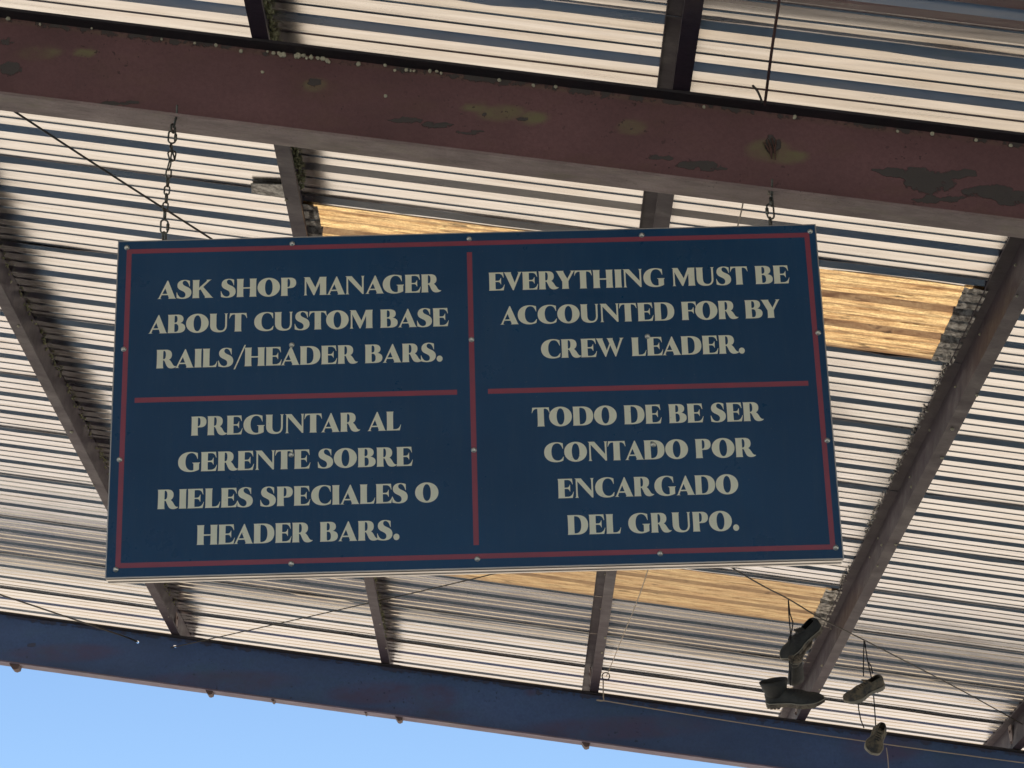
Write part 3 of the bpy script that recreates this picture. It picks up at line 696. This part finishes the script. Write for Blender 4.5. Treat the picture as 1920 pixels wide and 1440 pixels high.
wire('overhead_wire', [(329, 1212, 16.17), (345, 1209, 16.0), (620, 1147, None), (930, 1075, None), (1575, 915, None), (1920, 830, None), (2400, 700, 10.5)], .0042, m_wire,
     'dark wire rising from a hole in the far beam to the right edge', 'wire')
wire('overhead_wire', [(258, 1204, 16.17), (235, 1194, 16.05), (120, 1155, None), (0, 1115, None), (-500, 950, 11.)], .006, m_wire,
     'short dark wire from the far beam to the left edge of the photo', 'wire')
wire('pale_string', [(1391, 378, 7.34), (1383, 425, None), (1300, 745, None), (1215, 1068, None), (1165, 1200, None), (1137, 1268, 16.02)], .0028, m_cord,
     'thin pale string dropping from behind the beam to a ring on the middle purlin', 'string')
wire('rope', [(1131, 1275, 16.05), (1132, 1312, 16.08), (1140, 1315, 16.08), (1400, 1357, 16.08), (1700, 1401, 16.08), (2000, 1441, 16.08)], .0045, m_cord,
     'pale rope strung along the front of the far beam', 'rope')
bm = bmesh.new(); bm_tube(bm, [at(1136+7*math.cos(u*math.pi/8), 1268+7*math.sin(u*math.pi/8), 16.0) for u in range(16)], .004, 6, True)
o = from_bm('metal_ring', bm, m_wire, None, True); tag(o, 'small dark ring at the end of the pale string near the far beam', 'ring')
wire('support_rod', [(1434, 196, 7.16), (1447, 95, 6.75), (1461, 0, 6.45), (1474, -100, 6.15)], .0052, mat('rust_rod', (.10, .05, .045), .7), 'thin rusty rod rising from the top of the maroon beam at upper right', 'rod')
wire('bent_wire', [(1430, 194, 7.17), (1421, 172, 7.15), (1411, 160, 7.15)], .0042, m_wire, 'short bent wire sticking up from the beam beside the rusty rod', 'wire')
# flashing scrap beside purlin B
P4 = [on_roof(470, 345, H0-.02), on_roof(540, 347, H0-.02), on_roof(552, 375, H0-.02), on_roof(472, 362, H0-.02)]
bm = bmesh.new(); f_ = [bm.verts.new(p) for p in P4]; b_ = [bm.verts.new(p + Vector((0, 0, .004))) for p in P4]; bm.faces.new(f_); bm.faces.new(b_[::-1])
for i in range(4): bm.faces.new((f_[i], b_[i], b_[(i+1) % 4], f_[(i+1) % 4]))
from_bm('flashing_patch', bm, m_foam, roof)

# ---------------------------------------------------------------- shoes
m_boot = mat('dusty_dark_leather', (.045, .052, .055), .7)
q = NT(m_boot); q.l(q.mix(q.ramp(q.noise(14, 5, .7), .35, .65), (.016, .020, .026), (.05, .052, .05)), q.b.inputs['Base Color']); q.bump(q.noise(30, 4, .7), .5, .01)
m_shoe = mat('faded_canvas_shoe', (.16, .15, .12), .8)
q = NT(m_shoe); q.l(q.mix(q.ramp(q.noise(16, 4, .7), .4, .6), (.05, .055, .06), (.19, .165, .12)), q.b.inputs['Base Color']); q.bump(q.noise(35, 4, .7), .5, .01)
m_sole = mat('worn_rubber_sole', (.13, .11, .09), .85)
q = NT(m_sole); q.l(q.mix(q.ramp(q.noise(25, 4, .7), .4, .6), (.07, .06, .055), (.22, .19, .15)), q.b.inputs['Base Color'])
m_palesole = mat('pale_rubber', (.30, .29, .25), .8)
m_lace = mat('dark_lace', (.03, .03, .035), .8)
def catm(tab, x):
    for i in range(len(tab)-1):
        if x <= tab[i+1][0]:
            u = (x-tab[i][0])/(tab[i+1][0]-tab[i][0]); u = u*u*(3-2*u); return tab[i][1]+(tab[i+1][1]-tab[i][1])*u
    return tab[-1][1]
def shoe(label, px, Y, toe, upv, L, kind, m_up, name='hanging_shoe', lace_to=None, group='shoes hanging from the wire', shaft=.16):
    """px: photo pixel of the middle; toe / upv: directions as (right, up, away) in view space"""
    c_ = at(px[0], px[1], Y); t = empty(name, c_, label, 'boot' if kind == 'boot' else 'shoe', group)
    ax = (RT*toe[0] + UP*toe[1] + fwd*toe[2]).normalized(); az = (RT*upv[0] + UP*upv[1] + fwd*upv[2]); az = (az - ax*az.dot(ax)).normalized(); ay = az.cross(ax)
    Wd = L*.40
    wt = [(0, .05), (.04, .55), (.12, .75), (.3, .72), (.45, .70), (.68, 1.), (.85, .9), (.95, .6), (1, .08)]
    top = [(0, .20), (.03, .26), (.10, .30), (.30, .28), (.42, .27), (.55, .24), (.75, .17), (.9, .13), (.97, .09), (1, .05)]
    def loc(x, y, z): return c_ + ax*((x-.5)*L) + ay*y + az*(z*L - L*.14)
    # sole
    bm_ = bmesh.new(); xs = [0, .01, .03, .07, .12, .2, .3, .4, .5, .6, .7, .8, .88, .94, .98, 1.]
    rings = []
    for x in xs:
        hw = Wd/2*catm(wt, x)*1.06; heel = .0 if x < .3 else (.018 if x < .42 else .004)
        if x > .8: heel += (x-.8)*.12
        rings.append([bm_.verts.new(loc(x, y, z)) for y, z in ((-hw, .075), (hw, .075), (hw, heel), (hw*.5, heel), (-hw*.5, heel), (-hw, heel))])
    for i in range(len(rings)-1):
        for k_ in range(6): bm_.faces.new((rings[i][k_], rings[i][(k_+1) % 6], rings[i+1][(k_+1) % 6], rings[i+1][k_]))
    bm_.faces.new(rings[0][::-1]); bm_.faces.new(rings[-1])
    # tread lugs
    for x in [.06, .12, .18, .24, .46, .54, .62, .70, .78, .86]:
        hw = Wd/2*catm(wt, x)
        for s in (-1, 1): bm_box(bm_, loc(x, s*hw*.5, -.012 + (.02 if x < .3 else .02)*(x > .3)), ax*(L*.02), ay*(hw*.38), az*(L*.018))
    bmesh.ops.recalc_face_normals(bm_, faces=bm_.faces[:]); from_bm('sole', bm_, m_sole if m_up is m_boot else m_palesole, t)
    wl = [loc(x, -Wd/2*catm(wt, x)*1.05, .078) for x in xs] + [loc(x, Wd/2*catm(wt, x)*1.05, .078) for x in xs[::-1]]
    bm_ = bmesh.new(); bm_tube(bm_, wl, .003, 5, True); from_bm('welt', bm_, m_palesole, t)
    # upper
    bm_ = bmesh.new(); rings = []; N = 16
    for x in [0, .015, .04, .08, .13, .2, .27, .34, .4, .46, .52, .6, .7, .8, .88, .94, .98, 1.]:
        hw = Wd/2*catm(wt, x); h = catm(top, x) - .06; r_ = []
        for k_ in range(N):
            an = math.pi*k_/(N-1); cc, ss = math.cos(an), math.sin(an)
            r_.append(bm_.verts.new(loc(x + .008*mnoise.noise(Vector((x*9, k_, L*50))), hw*math.copysign(abs(cc)**.7, cc)*(1 - .25*ss*(h > .12)), .06 + h*ss**.75 + .01*mnoise.noise(Vector((x*7, k_*.7, L*40))))))
        rings.append(r_)
    opening = (3, 8)                          # ankle opening between slices
    for i in range(len(rings)-1):
        for k_ in range(N-1):
            if kind == 'shoe' and opening[0] <= i < opening[1] and 5 <= k_ < 10: continue
            bm_.faces.new((rings[i][k_], rings[i][k_+1], rings[i+1][k_+1], rings[i+1][k_]))
    bm_.faces.new(rings[0]); bm_.faces.new(rings[-1][::-1])
    up_ = from_bm('upper', bm_, m_up, t, True)
    md = up_.modifiers.new('thickness', 'SOLIDIFY'); md.thickness = .006; md.offset = -1
    if kind == 'boot':
        bm_ = bmesh.new(); rg = []
        for j in range(7):
            z = .17 + (shaft/L)*j/6; rx = L*(.17 + .012*j); ry = Wd*(.36 + .02*j)
            rg.append([bm_.verts.new(loc(.20, 0, z) + ax*(rx*math.cos(2*math.pi*k_/18)*(1+.05*mnoise.noise(Vector((j*.8, k_*.6, 1))))) + ay*(ry*math.sin(2*math.pi*k_/18)) + az*(.012*math.cos(2*math.pi*k_/18+1)*(j/6))) for k_ in range(18)])
        for j in range(6):
            for k_ in range(18): bm_.faces.new((rg[j][k_], rg[j][(k_+1) % 18], rg[j+1][(k_+1) % 18], rg[j+1][k_]))
        s_ = from_bm('shaft', bm_, m_up, t, True); md = s_.modifiers.new('thickness', 'SOLIDIFY'); md.thickness = .006
    # toe welt line + tongue
    if kind == 'shoe':
        bm_ = bmesh.new(); bm_box(bm_, loc(.40, 0, .27), ax*(L*.09), ay*(Wd*.2), az*(L*.012)); bmesh.ops.rotate(bm_, verts=bm_.verts[:], cent=loc(.4, 0, .27), matrix=Matrix.Rotation(-.5, 3, ay)); from_bm('tongue', bm_, m_up, t)
    # laces
    if lace_to:
        for ends in lace_to:
            bm_ = bmesh.new(); pts = [at(x, y, yy) for x, y, yy in ends]; bm_tube(bm_, pts, .0038, 6); from_bm('lace', bm_, m_lace, t, True)
    # lace rows over the instep
    bm_ = bmesh.new()
    for x in (.46, .52, .58, .64):
        zz = catm(top, x) + .004; hw = Wd*.13; bm_tube(bm_, [loc(x, -hw, zz-.015), loc(x+.01, 0, zz), loc(x, hw, zz-.015)], .003, 5)
    from_bm('lacing', bm_, m_lace, t)
    return t
YS = 12.9
shoe('upper boot of the left hanging bunch, tilted with its tread facing right', (1498, 1197), YS, (-.72, -.62, -.15), (-.60, .55, -.5), .31, 'shoe', m_boot, 'hanging_boot',
     lace_to=[[(1478, 1123, YS), (1479, 1150, YS), (1482, 1185, YS), (1484, 1200, YS)], [(1478, 1124, YS), (1481, 1150, YS), (1487, 1168, YS), (1484, 1186, YS), (1478, 1200, YS-.02)]])
shoe('middle boot of the left hanging bunch, shaft down below the tilted one', (1500, 1222), YS+.05, (.45, .62, .75), (-.04, -.86, .35), .25, 'boot', m_boot, 'hanging_boot', shaft=.15,
     lace_to=[[(1481, 1190, YS), (1488, 1205, YS), (1494, 1215, YS)]])
shoe('largest dark boot at the bottom of the left hanging bunch, its sole facing down', (1489, 1305), YS-.05, (1., .10, -.55), (-.05, 1, -.35), .36, 'boot', m_boot, 'hanging_boot', shaft=.09,
     lace_to=[[(1483, 1185, YS), (1480, 1215, YS), (1480, 1250, YS-.02), (1482, 1285, YS-.05)], [(1484, 1200, YS), (1483, 1240, YS), (1483, 1275, YS-.04)]])
YT = 13.6
shoe('pale worn shoe on the right, hung by two laces from the wire', (1619, 1291), YT, (-.90, -.36, -.35), (-.25, .8, -.45), .29, 'shoe', m_shoe,
     lace_to=[[(1620, 1200, YT), (1619, 1235, YT), (1619, 1268, YT)], [(1621, 1201, YT), (1626, 1235, YT), (1632, 1262, YT), (1634, 1272, YT)], [(1627, 1240, YT), (1633, 1248, YT), (1636, 1262, YT-.02)], [(1609, 1312, YT), (1610, 1330, YT), (1614, 1350, YT), (1620, 1365, YT)]])
shoe('lowest small grey shoe, hanging toe down in front of the far beam', (1645, 1384), YT, (-.35, -.45, -.85), (.25, .75, -.5), .27, 'shoe', m_shoe,
     lace_to=[[(1638, 1305, YT), (1640, 1330, YT), (1642, 1362, YT)]])
wire('pale_string', [(1662, 1402, 13.6), (1665, 1425, 13.6), (1668, 1470, 13.6)], .003, m_cord, 'pale string hanging down from the lowest shoe', 'string')
